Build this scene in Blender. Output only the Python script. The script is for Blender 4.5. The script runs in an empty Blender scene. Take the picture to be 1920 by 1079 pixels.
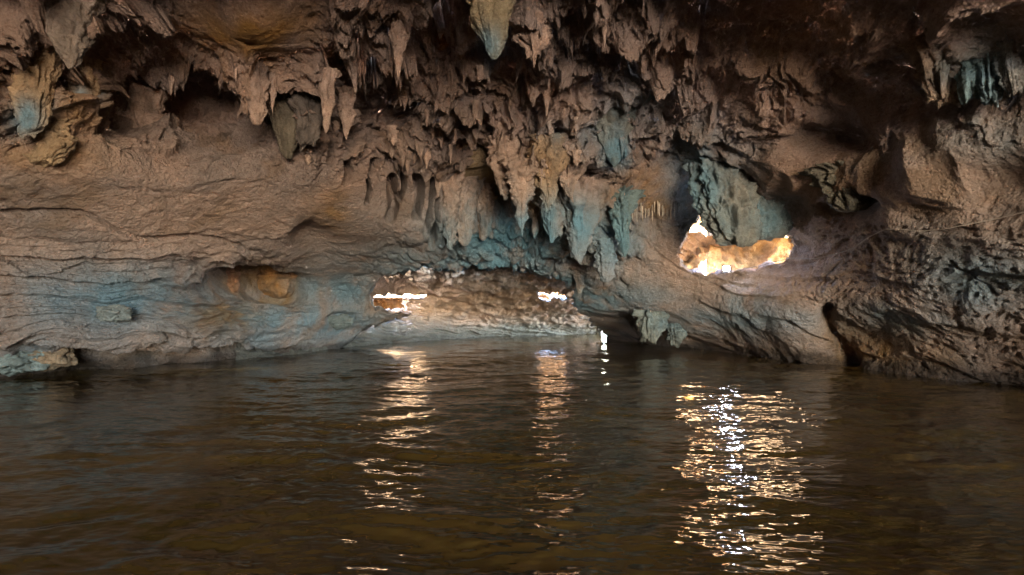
import bpy, math, random, time
import numpy as np
from mathutils import Vector
T0 = time.time()
R = math.radians
sc = bpy.context.scene
C = sc.collection

# ------------------------------------------------------------------ camera
F = 900.0            # focal length in pixels of a 1920 wide frame
H = 1.30             # eye height above the water
PITCH = math.atan(50.0 / F)
cam_d = bpy.data.cameras.new('camera'); cam = bpy.data.objects.new('camera', cam_d); C.objects.link(cam)
cam_d.sensor_width = 36.0; cam_d.lens = 36.0 * F / 1920.0
cam_d.clip_start = 0.05; cam_d.clip_end = 3000
cam.location = (0, 0, H); cam.rotation_euler = (R(90) + PITCH, 0, 0)
sc.camera = cam

# ------------------------------------------------------------------ sky, sun, exposure
SUN_EL, SUN_AZ = R(40), R(200)          # azimuth: clockwise from +Y, where the sun stands
w = bpy.data.worlds.new("World"); sc.world = w; w.use_nodes = True
nt = w.node_tree; bg = nt.nodes['Background']
sky = nt.nodes.new('ShaderNodeTexSky'); sky.sky_type = 'NISHITA'; sky.sun_disc = False
sky.sun_elevation = SUN_EL; sky.sun_rotation = SUN_AZ
nt.links.new(sky.outputs['Color'], bg.inputs['Color']); bg.inputs['Strength'].default_value = 0.13
sd = bpy.data.lights.new('sun', 'SUN'); sd.energy = 4.6; sd.angle = R(0.5); sd.color = (1.0, 0.90, 0.78)
so = bpy.data.objects.new('sun', sd); C.objects.link(so)
sv = Vector((math.sin(SUN_AZ) * math.cos(SUN_EL), math.cos(SUN_AZ) * math.cos(SUN_EL), math.sin(SUN_EL)))
so.rotation_euler = sv.to_track_quat('Z', 'Y').to_euler(); so.location = sv * 60
# portals only guide the sampling of the sky through the openings; they emit nothing
def portal(name, loc, target, sx, sy):
    d = bpy.data.lights.new(name, 'AREA'); d.shape = 'RECTANGLE'; d.size = sx; d.size_y = sy; d.energy = 1
    d.cycles.is_portal = True
    o = bpy.data.objects.new(name, d); C.objects.link(o); o.location = loc
    o.rotation_euler = (Vector(target) - Vector(loc)).to_track_quat('-Z', 'Y').to_euler()
portal('mouth_portal', (6.3, -19.2, 3.0), (0, 0, 3.0), 15, 8.0)
sc.view_settings.view_transform = 'Standard'; sc.view_settings.look = 'None'
sc.view_settings.exposure = 6.4; sc.view_settings.gamma = 1
sc.view_settings.use_curve_mapping = False
sc.render.engine = 'CYCLES'
cy = sc.cycles
cy.use_adaptive_sampling = False
cy.max_bounces = 6; cy.diffuse_bounces = 3; cy.glossy_bounces = 3; cy.transmission_bounces = 2
cy.caustics_reflective = False; cy.caustics_refractive = False
cy.sample_clamp_indirect = 0.6
cy.use_guiding = True; cy.use_surface_guiding = True; cy.guiding_training_samples = 64
cy.use_denoising = True; cy.denoiser = 'OPENIMAGEDENOISE'
try: cy.denoising_prefilter = 'ACCURATE'
except Exception: pass

# ------------------------------------------------------------------ noise in numpy
rg = np.random.default_rng(7)
PERM = rg.permutation(256).astype(np.int32); PERM = np.concatenate([PERM, PERM])
G3 = rg.normal(size=(256, 3)).astype(np.float32); G3 /= np.linalg.norm(G3, axis=1)[:, None]
J3 = rg.random((256, 3)).astype(np.float32)
def perlin(P, f=1.0, seed=0.0, sc3=None):
    Q = P * np.float32(f)
    if sc3 is not None: Q = Q * np.asarray(sc3, np.float32)
    Q = Q + np.float32(seed * 17.31 + 100.5)
    I = np.floor(Q); D = (Q - I).astype(np.float32); I = I.astype(np.int32) & 255
    U = D * D * D * (D * (D * 6 - 15) + 10)
    out = 0
    for dx in (0, 1):
        a = PERM[(I[:, 0] + dx) & 255]; wx = U[:, 0] if dx else 1 - U[:, 0]
        for dy in (0, 1):
            b = PERM[(a + I[:, 1] + dy) & 255]; wy = U[:, 1] if dy else 1 - U[:, 1]
            for dz in (0, 1):
                g = G3[PERM[(b + I[:, 2] + dz) & 255]]; wz = U[:, 2] if dz else 1 - U[:, 2]
                out = out + (wx * wy * wz) * (g[:, 0] * (D[:, 0] - dx) + g[:, 1] * (D[:, 1] - dy) + g[:, 2] * (D[:, 2] - dz))
    return out * 1.6
def fbm(P, f, o=3, seed=0, sc3=None, gain=0.5):
    s = 0; a = 1.0
    for k in range(o):
        s = s + a * perlin(P, f, seed + k * 3.1, sc3); f *= 2.03; a *= gain
    return s
def ridged(P, f, o=3, seed=0, sc3=None, gain=0.5):
    s = 0; a = 1.0
    for k in range(o):
        n = 1 - np.abs(perlin(P, f, seed + k * 3.1, sc3)) * 1.7
        s = s + a * n; f *= 2.1; a *= gain
    return s
def worley(P, f, seed=0, sc3=None):
    Q = P * np.float32(f)
    if sc3 is not None: Q = Q * np.asarray(sc3, np.float32)
    Q = (Q + np.float32(seed * 9.7 + 50)).astype(np.float32)
    I = np.floor(Q).astype(np.int32); Fr = Q - I
    n = len(Q); f1 = np.full(n, 9e9, np.float32); f2 = f1.copy(); V = np.zeros((n, 3), np.float32); ID = np.zeros(n, np.int32)
    for dx in (-1, 0, 1):
        a = PERM[(I[:, 0] + dx) & 255]
        for dy in (-1, 0, 1):
            b = PERM[(a + I[:, 1] + dy) & 255]
            for dz in (-1, 0, 1):
                h = PERM[(b + I[:, 2] + dz) & 255]
                v = Fr - (J3[h] + np.array((dx, dy, dz), np.float32))
                d = (v * v).sum(1); m = d < f1
                f2 = np.where(m, f1, np.minimum(f2, d)); f1 = np.where(m, d, f1)
                V[m] = v[m]; ID[m] = h[m]
    return np.sqrt(f1), np.sqrt(f2), V, ID
def sstep(a, b, x):
    t = np.clip((x - a) / (b - a), 0, 1); return t * t * (3 - 2 * t)

# ------------------------------------------------------------------ directions and pixels
cp, sp_ = math.cos(PITCH), math.sin(PITCH)
def pdir(px, py):
    a = (np.asarray(px, float) - 960) / F; b = (539.5 - np.asarray(py, float)) / F
    d = np.stack([a, cp - b * sp_ + 0 * a, sp_ + b * cp + 0 * a], -1)
    return d / np.linalg.norm(d, axis=-1, keepdims=True)
def azel(d):
    return np.degrees(np.arctan2(d[..., 0], d[..., 1])), np.degrees(np.arcsin(np.clip(d[..., 2], -1, 1)))
def dirs(az, el):
    az = np.radians(az); el = np.radians(el)
    return np.stack([np.sin(az) * np.cos(el), np.cos(az) * np.cos(el), np.sin(el)], -1)
def topx(P):                               # world points -> pixel coordinates, to look up where things stand
    x = P[:, 0]; y = P[:, 1]; z = P[:, 2] - H
    fw = np.maximum(y * cp + z * sp_, 1e-3); up = -y * sp_ + z * cp
    return 960 + F * x / fw, 539.5 - F * up / fw
def world(px, py, Y):
    d = pdir(px, py); return np.array((0, 0, H)) + d * (Y / d[..., 1:2] if d.ndim > 1 else Y / d[1])

# ------------------------------------------------------------------ control points of the two rock chambers
def tps(az, el, val):
    X = np.stack([az, el * 1.3], 1) / 20.0; n = len(X)
    d2 = ((X[:, None] - X[None]) ** 2).sum(-1)
    K = np.where(d2 > 0, 0.5 * d2 * np.log(d2 + 1e-12), 0) + np.eye(n) * 0.004
    Pm = np.concatenate([np.ones((n, 1)), X], 1)
    A = np.block([[K, Pm], [Pm.T, np.zeros((3, 3))]])
    co = np.linalg.solve(A, np.concatenate([val, np.zeros(3)]))
    def ev(a, e):
        Y = np.stack([a, e * 1.3], 1) / 20.0; out = np.empty(len(Y))
        for i in range(0, len(Y), 60000):
            y = Y[i:i + 60000]; q = ((y[:, None] - X[None]) ** 2).sum(-1)
            k = 0.5 * q * np.log(q + 1e-12)
            out[i:i + 60000] = k @ co[:n] + co[n] + y @ co[n + 1:]
        return out
    return ev
def controls(shore, pts, extra):
    A, E, L = [], [], []
    for px, py in shore:
        d = pdir(px, py); r = H / -d[2]
        a, e = azel(d); A.append(a); E.append(e); L.append(math.log(r))
        d = pdir(px, py + 60); a, e = azel(d); A.append(a); E.append(e); L.append(math.log(r * 0.985))
    for px, py, Y in pts:
        d = pdir(px, py); a, e = azel(d); A.append(a); E.append(e); L.append(math.log(Y / d[1]))
    for a, e, r in extra:
        A.append(a); E.append(e); L.append(math.log(r))
    return tps(np.array(A), np.array(E), np.array(L))

shore1 = [(0, 705), (150, 692), (330, 680), (450, 670), (600, 657), (700, 649), (1145, 637), (1200, 643), (1300, 653), (1420, 668),
          (1560, 685), (1700, 703), (1920, 725)]
pts1 = [
 (0,620,8.8),(0,500,8.3),(0,400,7.8),(0,300,7.2),(0,200,7.0),(0,100,6.8),(0,0,6.0),
 (100,662,9.6),(200,655,10.2),(200,600,9.9),(200,500,9.4),(200,400,8.8),(200,300,8.2),(200,200,8.3),(200,100,7.9),(200,0,6.6),
 (330,650,11.3),(400,640,12.3),(400,600,12.4),(440,560,13.6),(400,500,11.4),(400,400,10.2),(400,300,9.4),(330,180,10.2),(400,100,8.6),(380,-30,7.4),(440,-20,7.25),(470,50,7.6),(540,40,7.8),(520,112,8.9),(400,95,8.6),
 (560,640,15.3),(560,600,14.6),(520,545,15.4),(520,490,12.8),(560,400,11.2),(560,300,10.2),(600,200,9.9),(600,100,9.0),(610,0,7.9),
 (700,610,17.6),(650,555,16.6),(700,500,15.2),(700,450,12.9),(700,380,12.0),(700,300,11.2),(780,480,14.2),(790,440,12.9),(790,350,12.2),(690,170,10.9),(700,100,9.3),(700,0,7.5),
 (850,515,16.4),(850,488,15.6),(850,450,13.6),(850,350,12.5),(850,250,11.2),(850,150,10.2),(850,70,9.2),(850,0,8.0),
 (950,520,16.2),(950,470,15.2),(930,400,14.0),(960,330,12.0),(950,220,10.9),(950,100,9.7),(960,0,8.0),
 (1080,535,16.7),(1080,460,13.7),(1080,385,12.6),(1150,450,13.8),(1000,420,14.0),(1080,300,11.4),(1080,200,10.6),(1080,100,9.6),(1120,0,8.0),
 (1140,590,17.8),(1140,560,17.0),(1200,600,17.2),(1200,500,15.0),(1200,420,14.2),(1200,330,12.2),(1200,200,10.6),
 (1300,620,16.2),(1300,560,14.9),(1270,460,14.4),(1300,350,13.4),(1300,200,10.6),(1300,100,9.6),(1300,0,7.8),
 (1450,640,13.1),(1450,560,12.4),(1490,470,13.0),(1480,400,12.0),(1450,300,10.6),(1450,200,9.7),(1450,100,9.0),(1450,0,7.2),
 (1510,640,12.3),(1580,640,12.2),(1600,560,10.7),(1600,460,10.3),(1580,360,9.9),(1600,240,9.2),(1600,100,8.3),(1600,0,6.7),
 (1750,680,9.9),(1750,600,9.3),(1750,500,8.7),(1750,400,8.2),(1750,300,7.7),(1750,150,7.4),(1750,0,6.3),
 (1920,690,8.5),(1920,600,7.9),(1920,500,7.4),(1920,400,7.0),(1920,300,6.7),(1920,150,6.5),(1920,0,5.8)]
extra1 = []
for s in (-1, 1):
    extra1 += [(s*65,-8.0,9.3),(s*65,15,9.2),(s*65,32,8.2),(s*90,-8.0,9.3),(s*90,15,9.2),(s*90,35,8.0),(s*115,-7,10.7),(s*115,14,10.5),
               (s*115,30,9.2),]
for a_, r_ in ((128,14),(142,20),(155,22),(170,22),(182,20),(195,15),(-128,11),(-150,12)):
    extra1 += [(a_,-4,r_),(a_,5,r_),(a_,12,r_),(a_,24,min(r_,13.5))]
#
extra1 += [(a_ - 360 * (1 if a_ > 0 else -1), e_, r_) for a_, e_, r_ in list(extra1) if abs(a_) > 140]
for a in range(-210, 211, 25):
    extra1 += [(a, 48, 6.7), (a, 65, 5.9), (a, 86, 5.5)]
fr1 = controls(shore1, pts1, extra1)

shore2 = [(560, 664), (640, 652), (700, 646), (800, 639), (900, 632), (1000, 629), (1060, 627.5), (1160, 627), (1260, 628)]
pts2 = [(560,600,19),(560,520,18),(640,600,20.5),(700,600,22),(700,560,22.5),(760,600,23.5),(760,560,24),(700,520,20),(760,530,21),
 (850,610,25.5),(850,580,24.5),(850,550,22),(850,530,19.6),(950,610,28.5),(950,580,26.0),(950,550,22.5),(950,530,20),
 (1040,612,30.0),(1040,590,28),(1050,560,23.5),(1050,540,21),(1120,600,30),(1120,570,25),(1120,540,21),(1200,600,29),(1200,540,22),(560,470,16.5),
 (700,490,17.4),(850,485,17.3),(1000,490,17.4),(1200,480,18.0),(850,400,16.8),(1000,400,16.8),(700,400,17.0)]
fr2 = controls(shore2, pts2, [])

def inpoly(px, py, poly):
    x = np.asarray(px); y = np.asarray(py); c = np.zeros(x.shape, bool); n = len(poly); j = n - 1
    for i in range(n):
        xi, yi = poly[i]; xj, yj = poly[j]
        if yi != yj:
            t = ((yi > y) != (yj > y)) & (x < (xj - xi) * (y - yi) / (yj - yi) + xi); c ^= t
        j = i
    return c
ARCH = [(600,760),(625,657),(668,632),(712,606),(768,592),(735,586),(700,580),(690,562),(694,540),(712,520),(745,505),(800,497),(880,497),(950,503),(1010,512),
        (1054,521),(1074,542),(1080,575),(1104,597),(1128,618),(1150,641),(1175,760)]
GAP = [(1312,392),(1297,424),(1286,442),(1276,458),(1273,480),(1278,498),(1300,511),(1340,517),(1400,507),(1450,494),(1482,484),(1491,465),
       (1484,440),(1470,428),(1440,420),(1400,400),(1370,385),(1340,380)]

def blobs(lst, px, py):
    o = np.zeros(px.shape, np.float32)
    for x, y, sx, sy, k in lst:
        o = np.maximum(o, k * np.exp(-(((px - x) / sx) ** 2 + ((py - y) / sy) ** 2)).astype(np.float32))
    return o
# colour regions on the rock, DARK0 and DARK hold painted shade: (x, y, half width, half height, strength) in photo pixels, turned into places on the rock
TEAL = [(960,470,120,60,1.0),(1060,420,110,60,1.0),(860,490,120,30,.8),(1150,450,70,90,.75),(1000,525,160,22,1),(1110,555,90,30,.7),(1230,600,50,35,.35),
        (270,545,190,55,.6),(60,540,150,60,.4),(640,545,110,40,.75),(640,610,110,40,.7),(500,620,100,40,.55),(1320,320,70,110,.6),(1180,200,80,70,.45),
        (1390,580,50,45,.6),(1830,520,100,60,.5),(1660,590,50,30,.5),(1850,250,90,50,.45),(1000,620,150,20,.5),(1060,250,70,30,.4),(60,660,60,30,.5)]
TEAL += [(925,85,28,30,.9),(1155,285,45,35,1.1),(42,222,34,34,.9),(152,180,16,25,.6),(1850,130,60,80,.6),(1790,130,50,60,.35),(1440,415,50,45,.8),(1335,400,50,60,.6)]
TEAL += [(960,450,170,75,1.1),(900,500,220,35,1),(230,560,260,60,.75),(560,600,180,50,.75),(1320,350,80,120,.8),(1130,260,90,50,.6),(1100,560,150,40,.8),(1380,600,160,30,.55),(1850,520,140,70,.6),(1700,600,120,30,.5)]
DARK0 = [(1700,50,330,150,.5),(1350,60,260,130,.4),(-40,40,200,170,.8),(1960,200,180,230,.6),(250,170,190,60,.6),(690,190,70,55,.6),(600,-20,120,40,.3),(1960,640,160,130,.5),(-40,640,120,90,.4)]  # painted shade: darkens the roof corners, top right and side edges
OCHRE = [(470,60,130,55,.9),(1220,370,70,50,.8),(1010,370,60,40,.6),(430,590,70,25,1.3),(520,540,60,30,1.2),(100,200,130,80,.5),(90,290,90,40,.7),(620,400,40,40,.6),
         (1500,60,100,60,.4),(1650,660,140,50,.6),(760,560,80,40,.5),(1010,550,120,14,.6)]
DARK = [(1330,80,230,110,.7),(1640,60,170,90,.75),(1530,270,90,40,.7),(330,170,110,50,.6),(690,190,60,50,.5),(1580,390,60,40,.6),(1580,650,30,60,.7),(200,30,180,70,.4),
        (1900,700,200,60,.4)]  # shade put into the colour too, over the upper right roof and hollows
def rock_color(P, N, px, py, extra_teal=None):
    big = fbm(P, 0.45, 3, 61); mid = fbm(P, 1.7, 3, 67)
    c0 = np.array((0.415, 0.312, 0.262)); c1 = np.array((0.300, 0.245, 0.220)); c2 = np.array((0.240, 0.165, 0.115))
    t = sstep(-.5, .5, big + .3 * mid)[:, None]
    col = c0 * (1 - t) + c1 * t
    t = sstep(.15, .75, fbm(P, 0.9, 3, 71) + .2 * mid)[:, None] * .6
    col = col * (1 - t) + c2 * t
    jit = .5 + .8 * (fbm(P, 1.3, 3, 77) + .3)
    stk = .62 + .75 * fbm(P, 1.5, 4, 79, (1, 1, .35))
    def mix(col, c, k): k = np.clip(k, 0, 1)[:, None]; return col * (1 - k) + np.array(c) * k
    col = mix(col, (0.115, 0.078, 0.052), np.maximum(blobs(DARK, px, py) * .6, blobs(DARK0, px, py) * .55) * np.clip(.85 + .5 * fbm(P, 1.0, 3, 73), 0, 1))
    col = mix(col, (0.370, 0.225, 0.105), blobs(OCHRE, px, py) * jit * 1.1)
    te = blobs(TEAL, px, py) if extra_teal is None else extra_teal
    col = mix(col, (0.180, 0.315, 0.400), te * np.clip(stk + .30, 0, 1.))
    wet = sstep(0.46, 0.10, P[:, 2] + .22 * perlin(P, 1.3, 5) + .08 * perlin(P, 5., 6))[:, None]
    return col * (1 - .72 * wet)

# ------------------------------------------------------------------ rock chamber meshes
def vnormals(G):
    du = np.gradient(G, axis=1); dv = np.gradient(G, axis=0)
    n = np.cross(dv, du); n /= np.linalg.norm(n, axis=-1, keepdims=True) + 1e-9
    return n
def axis(*segs):
    out = []
    for a, b, n in segs: out += list(np.linspace(a, b, n, endpoint=False))
    return np.array(out + [segs[-1][1]])

def reliefs(P, px, py, el, far=False):
    """signed relief towards the room (metres) and a purely vertical drop"""
    n = len(P)
    wv = np.stack([perlin(P, 0.55, 11), perlin(P, 0.55, 12), perlin(P, 0.55, 13)], 1)
    wf = np.stack([perlin(P, 2.0, 14), perlin(P, 2.0, 15), perlin(P, 2.0, 16)], 1)
    Q = P + wv * .55 + wf * .13
    # where each kind of rock stands
    inf = np.exp(-np.maximum(0, (np.abs(px - 960) - 1000) / 400.) ** 2)
    ceil = sstep(0, 1, 0.5 + (330 - py - .10 * np.abs(px - 900) + 35 * wv[:, 0]) / 120.)
    right = sstep(1180, 1420, px + 40 * wv[:, 1])
    leftw = sstep(620, 500, px) * sstep(240, 330, py)
    smoothb = blobs([(470,50,120,60,1),(560,60,60,40,1),(150,400,300,60,.6),(430,300,130,70,.75),(450,420,180,60,.9),(750,400,150,75,1),(640,190,45,45,0)], px, py)
    centre = blobs([(1000,470,190,75,1),(1120,430,90,100,1),(700,560,90,50,.5),(880,510,160,40,.8)], px, py)
    crump = np.clip(ceil * (1 - .75 * right) * (1 - smoothb) - centre, 0, 1) * inf
    crump2 = np.clip(blobs([(900,230,260,130,1),(1000,330,150,60,1),(650,260,110,60,.7),(220,100,260,90,.7),(780,330,140,60,.6)], px, py) - .6 * smoothb, 0, 1)
    d = 0.32 * fbm(P, 0.42, 2, 21) * (0.35 + .65 * ceil)
    # hollows with sharp lips
    a = np.abs(perlin(Q, 0.75, 31)); b = np.abs(perlin(Q, 1.55, 32)); c = np.abs(perlin(Q, 3.3, 33)); e = np.abs(perlin(Q, 7.0, 34))
    hol = -.95 * a - .42 * b - .20 * c - .075 * e + .30
    d = d + hol * (0.11 + .85 * crump)
    d = d + crump2 * (.22 * (.35 - np.abs(perlin(Q, 2.4, 36))) + .10 * (.3 - np.abs(perlin(Q, 5.2, 37, (1, 1, .6)))) + .05 * (.3 - np.abs(perlin(Q, 11., 38, (1, 1, .6)))))
    # torn, crumpled plates: every cell of stone is tilted its own way, with hollows between
    cm = np.clip(crump + .35 * crump2, 0, 1.25) + .10 * right * ceil * inf; kk = cm > .04; fin = np.zeros(n, np.float32); lip = np.zeros(n, np.float32)
    Qk = (P + wv * .40 + wf * .14)[kk]
    for f_, am_, sd_, s3_ in ((.72, .62, 11, (1, .75, .9)), (1.65, .42, 12, (1, .8, .8)), (3.9, .19, 17, (1, .8, .8)), (8.5, .070, 18, (1, .9, .8))):
        f1, f2, V, ID = worley(Qk, f_, sd_, s3_)
        T_ = G3[(ID * 7 + 3) & 255]; pl = (V * T_).sum(1) + .42 * (J3[(ID * 5 + 1) & 255][:, 0] - .5)
        fin[kk] += cm[kk] * am_ * pl
        if f_ < 3: lip[kk] = np.maximum(lip[kk], cm[kk] * am_ * (1 - sstep(0, .16, f2 - f1)) * (pl > 0))
    d = d + fin * 1.25
    # the broad bulges of the right-hand roof
    m = right * sstep(520, 330, py)
    bul = np.abs(perlin(P + wv * .8, 0.62, 41)) + .35 * np.abs(perlin(P + wv * .4, 1.5, 42))
    d = d + m * (-.62 * bul + .16) * inf
    # bedded slabs on the left wall
    bed = P[:, 2] * 1.0 - P[:, 0] * 0.16 + P[:, 1] * .05 + .22 * fbm(P, 0.5, 2, 51) + .06 * perlin(P, 2.2, 52)
    def saw(s, k=.82):
        f = s - np.floor(s); return np.where(f < k, f / k, (1 - f) / (1 - k))
    lb = leftw * sstep(430, 500, py) * sstep(690, 640, py)
    n3 = perlin(P, 1.1, 53, (.35, .35, 1))
    d = d + lb * (.16 * (1 - saw(bed * 2.6)) * (.5 + .9 * n3 + .5) + .07 * (1 - saw(bed * 6.3 + n3)) + .035 * (1 - saw(bed * 13.)) - .12)
    k = lb > .03
    if k.any():
        for f_, am_, sd_ in ((1.1, .15, 23), (2.7, .075, 24)):
            f1, f2, V, ID = worley((P + wv * .2 + wf * .1)[k], f_, sd_, (.45, .45, 1.8)); T_ = G3[(ID * 7 + 3) & 255]
            d[k] += lb[k] * am_ * ((V * T_).sum(1) + .5 * (J3[(ID * 5 + 1) & 255][:, 0] - .5))
    # flat grained slabs, left middle
    lm = leftw * sstep(520, 440, py)
    d = d + lm * (.05 * (1 - saw(bed * 1.5 + .4 * n3, .9)) + .022 * ridged(Q, 2.6, 3, 57, (.8, .8, 1.2)) - .05)
    # right lower wall: oblique beds, pits
    rb = right * sstep(380, 500, py)
    bed2 = P[:, 2] * .85 + P[:, 0] * .38 + .18 * fbm(P, .6, 2, 58)
    d = d + rb * (.10 * (1 - saw(bed2 * 1.7 + .3 * n3, .88)) + .02 * (1 - saw(bed2 * 4.2 + .5 * wf[:, 0], .8)) - .06)
    pit = sstep(1380, 1600, px) * sstep(370, 430, py) + .5 * leftw * sstep(300, 360, py)
    if pit.max() > 0.01:
        k = pit > .01
        f1, f2, _, _ = worley(Q[k], 7.5, 3, (.55, .55, 1.3)); d[k] -= pit[k] * .055 * sstep(.42, .12, f1)
        f1, f2, _, _ = worley(Q[k], 3.0, 4, (.55, .55, 1.3)); d[k] += pit[k] * .05 * sstep(0.0, .6, f1)
    # shingled flakes and lobes in the middle
    k = centre > .02
    if k.any():
        Qc = P[k] + wv[k] * .25 + wf[k] * .10
        for f, amp, sd, s3 in ((.85, .60, 5, (1, .7, .8)), (1.9, .36, 6, (1, .7, .85)), (4.2, .15, 8, (1, .7, 1.0))):
            f1, f2, V, ID = worley(Qc, f, sd, s3)
            tilt = -V[:, 2] * .9 + V[:, 0] * .35 * (np.where(px[k] > 1000, -1, 1)) + (ID % 7) / 14.
            d[k] += centre[k] * amp * (tilt * .6 * sstep(0, .18, f2 - f1) + .25 * sstep(0, .22, f2 - f1) - .18)
    d = d - sstep(480, 520, py) * centre * np.maximum(d, 0) * .8
    # fissures: long cracks
    def crack(pts, wd, dep):
        nonlocal d
        best = np.full(n, 1e9)
        for (x0, y0), (x1, y1) in zip(pts[:-1], pts[1:]):
            t = np.clip(((px - x0) * (x1 - x0) + (py - y0) * (y1 - y0)) / ((x1 - x0) ** 2 + (y1 - y0) ** 2), 0, 1)
            best = np.minimum(best, np.hypot(px - x0 - t * (x1 - x0) + 5 * wf[:, 0], py - y0 - t * (y1 - y0) + 5 * wf[:, 1]))
        d = d - dep * sstep(wd, wd * .3, best)
    if not far:
        crack([(-60,392),(80,396),(155,400),(200,422),(262,446),(330,444),(400,447),(470,470)], 6, .16)
        crack([(1170,400),(1235,480),(1300,520),(1420,540)], 5, .08)
        crack([(1785,490),(1830,520),(1870,552)], 4, .08)
        crack([(1550,588),(1562,620),(1580,660),(1592,705)], 10, .3)
        crack([(130,672),(250,672),(330,664),(450,654)], 15, .5)
        for sx0, sy0, sx1, sy1, sw in ((735,335,733,412,10),(690,340,688,380,5),(700,300,694,330,5),(757,330,750,375,5),(783,330,780,410,8),(812,345,800,440,8),(826,380,812,460,6),(862,370,858,445,9),(652,300,648,345,6),(623,255,622,300,7),(838,430,836,462,4)):
            crack([(sx0, sy0), ((sx0 + sx1) / 2 + 4, (sy0 + sy1) / 2), (sx1, sy1)], sw * 1.25, .85)
        crack([(1130,600),(1180,600),(1210,645)], 4, .1)
        crack([(640,655),(690,620),(720,612)], 5, .12)
    if far:
        a2 = np.abs(perlin(Q, 1.3, 131)); b2 = np.abs(perlin(Q, 2.9, 132)); c2_ = np.abs(perlin(Q, 6.5, 133))
        bed3 = P[:, 2] * 1.6 + P[:, 0] * .22 + .3 * fbm(P, .6, 2, 134)
        d = d + .42 * (.30 - .8 * a2 - .22 * b2 - .05 * c2_) + .18 * (1 - saw(bed3 * 1.4)) + .12 * (1 - saw(bed3 * 3.7))
        f1, f2, V, ID = worley(P + wf * .1, 1.7, 13, (1, .7, 1.2))
        d = d + .12 * blobs([(960,570,150,35,1),(1020,600,80,20,.7)], px, py) * ((ID % 7) / 7. - V[:, 2])
    # steep hollows seen as black pockets
    PO = [(1580,680,17,28,.6),(1552,600,14,20,.5),(330,165,80,32,.9),(395,190,50,30,.8),(690,190,52,42,1.0),(225,225,50,35,.7),(865,235,34,30,.6),(890,350,50,55,.9),(930,375,30,50,.9),
          (1105,340,45,30,.6),(610,300,14,40,.4),(640,600,20,8,.3),(475,540,75,24,1.3),(590,450,36,30,.5),(1550,265,70,25,.8),(1595,390,60,20,.5),(1760,190,70,30,.5)]
    if not far: d = d - blobs(PO, px + 14 * wv[:, 0], py + 14 * wv[:, 2]) * 1.0
    slab = np.clip(blobs([(440,25,170,62,1.5),(520,60,70,45,1.3)], px, py), 0, 1) * (0 if far else 1)
    d = d * (1 - .88 * slab) + .10 * slab
    # fine grain everywhere
    rug = (.42 + 1.0 * crump + .7 * centre) * (1 - .6 * slab) * (1 - .35 * right * sstep(420, 330, py)) * (.35 if far else 1)
    d = d + rug * (.075 * (.25 - np.abs(perlin(Q, 4.2, 80))) + .040 * (.25 - np.abs(perlin(Q, 8.5, 81))) + .020 * (.25 - np.abs(perlin(Q, 17., 82))) + .010 * perlin(Q, 30., 85))
    # drip fringe: the ceiling pulled down into teeth
    ch = ceil * (1 - .6 * right) * (1 - smoothb) * inf
    S = P.copy(); S[:, 2] *= .12
    s1 = np.clip(perlin(S, 2.3, 91) - .16, 0, 1); s2 = np.clip(perlin(S, 5.2, 92) - .18, 0, 1); s3 = np.clip(perlin(S, 1.05, 93) - .12, 0, 1)
    drop = (1 - slab) * ch * (.30 * s1 * (.3 + 1.2 * crump2) + .22 * s2 * (.3 + 1.0 * crump2) + .25 * s3) * .3 + lip * .12 + lip * s2 * .35
    return d, drop

def cols_to_attr(me, col):
    at = me.color_attributes.new('stone', 'FLOAT_COLOR', 'POINT')
    b = np.ones((len(col), 4), np.float32); b[:, :3] = np.clip(col, 0, 1); at.data.foreach_set('color', b.ravel())
def mesh_np(name, V, Fq, mat, col=None, normals=None, parent=None, smooth=True):
    me = bpy.data.meshes.new(name)
    V = np.ascontiguousarray(V, np.float32); Fq = np.ascontiguousarray(Fq, np.int32); k = Fq.shape[1]
    me.vertices.add(len(V)); me.vertices.foreach_set('co', V.ravel())
    me.loops.add(Fq.size); me.loops.foreach_set('vertex_index', Fq.ravel())
    me.polygons.add(len(Fq)); me.polygons.foreach_set('loop_start', np.arange(0, Fq.size, k, dtype=np.int32))
    me.polygons.foreach_set('loop_total', np.full(len(Fq), k, np.int32))
    me.polygons.foreach_set('use_smooth', np.full(len(Fq), smooth, bool))
    me.update(calc_edges=True)
    if col is not None: cols_to_attr(me, col)
    if normals is not None: me.normals_split_custom_set_from_vertices(normals.astype(np.float32))
    me.materials.append(mat)
    o = bpy.data.objects.new(name, me); C.objects.link(o); o.parent = parent
    return o
def tag(o, label=None, cat=None, group=None, kind=None):
    for k, v in (('label', label), ('category', cat), ('group', group), ('kind', kind)):
        if v: o[k] = v
    return o

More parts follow.
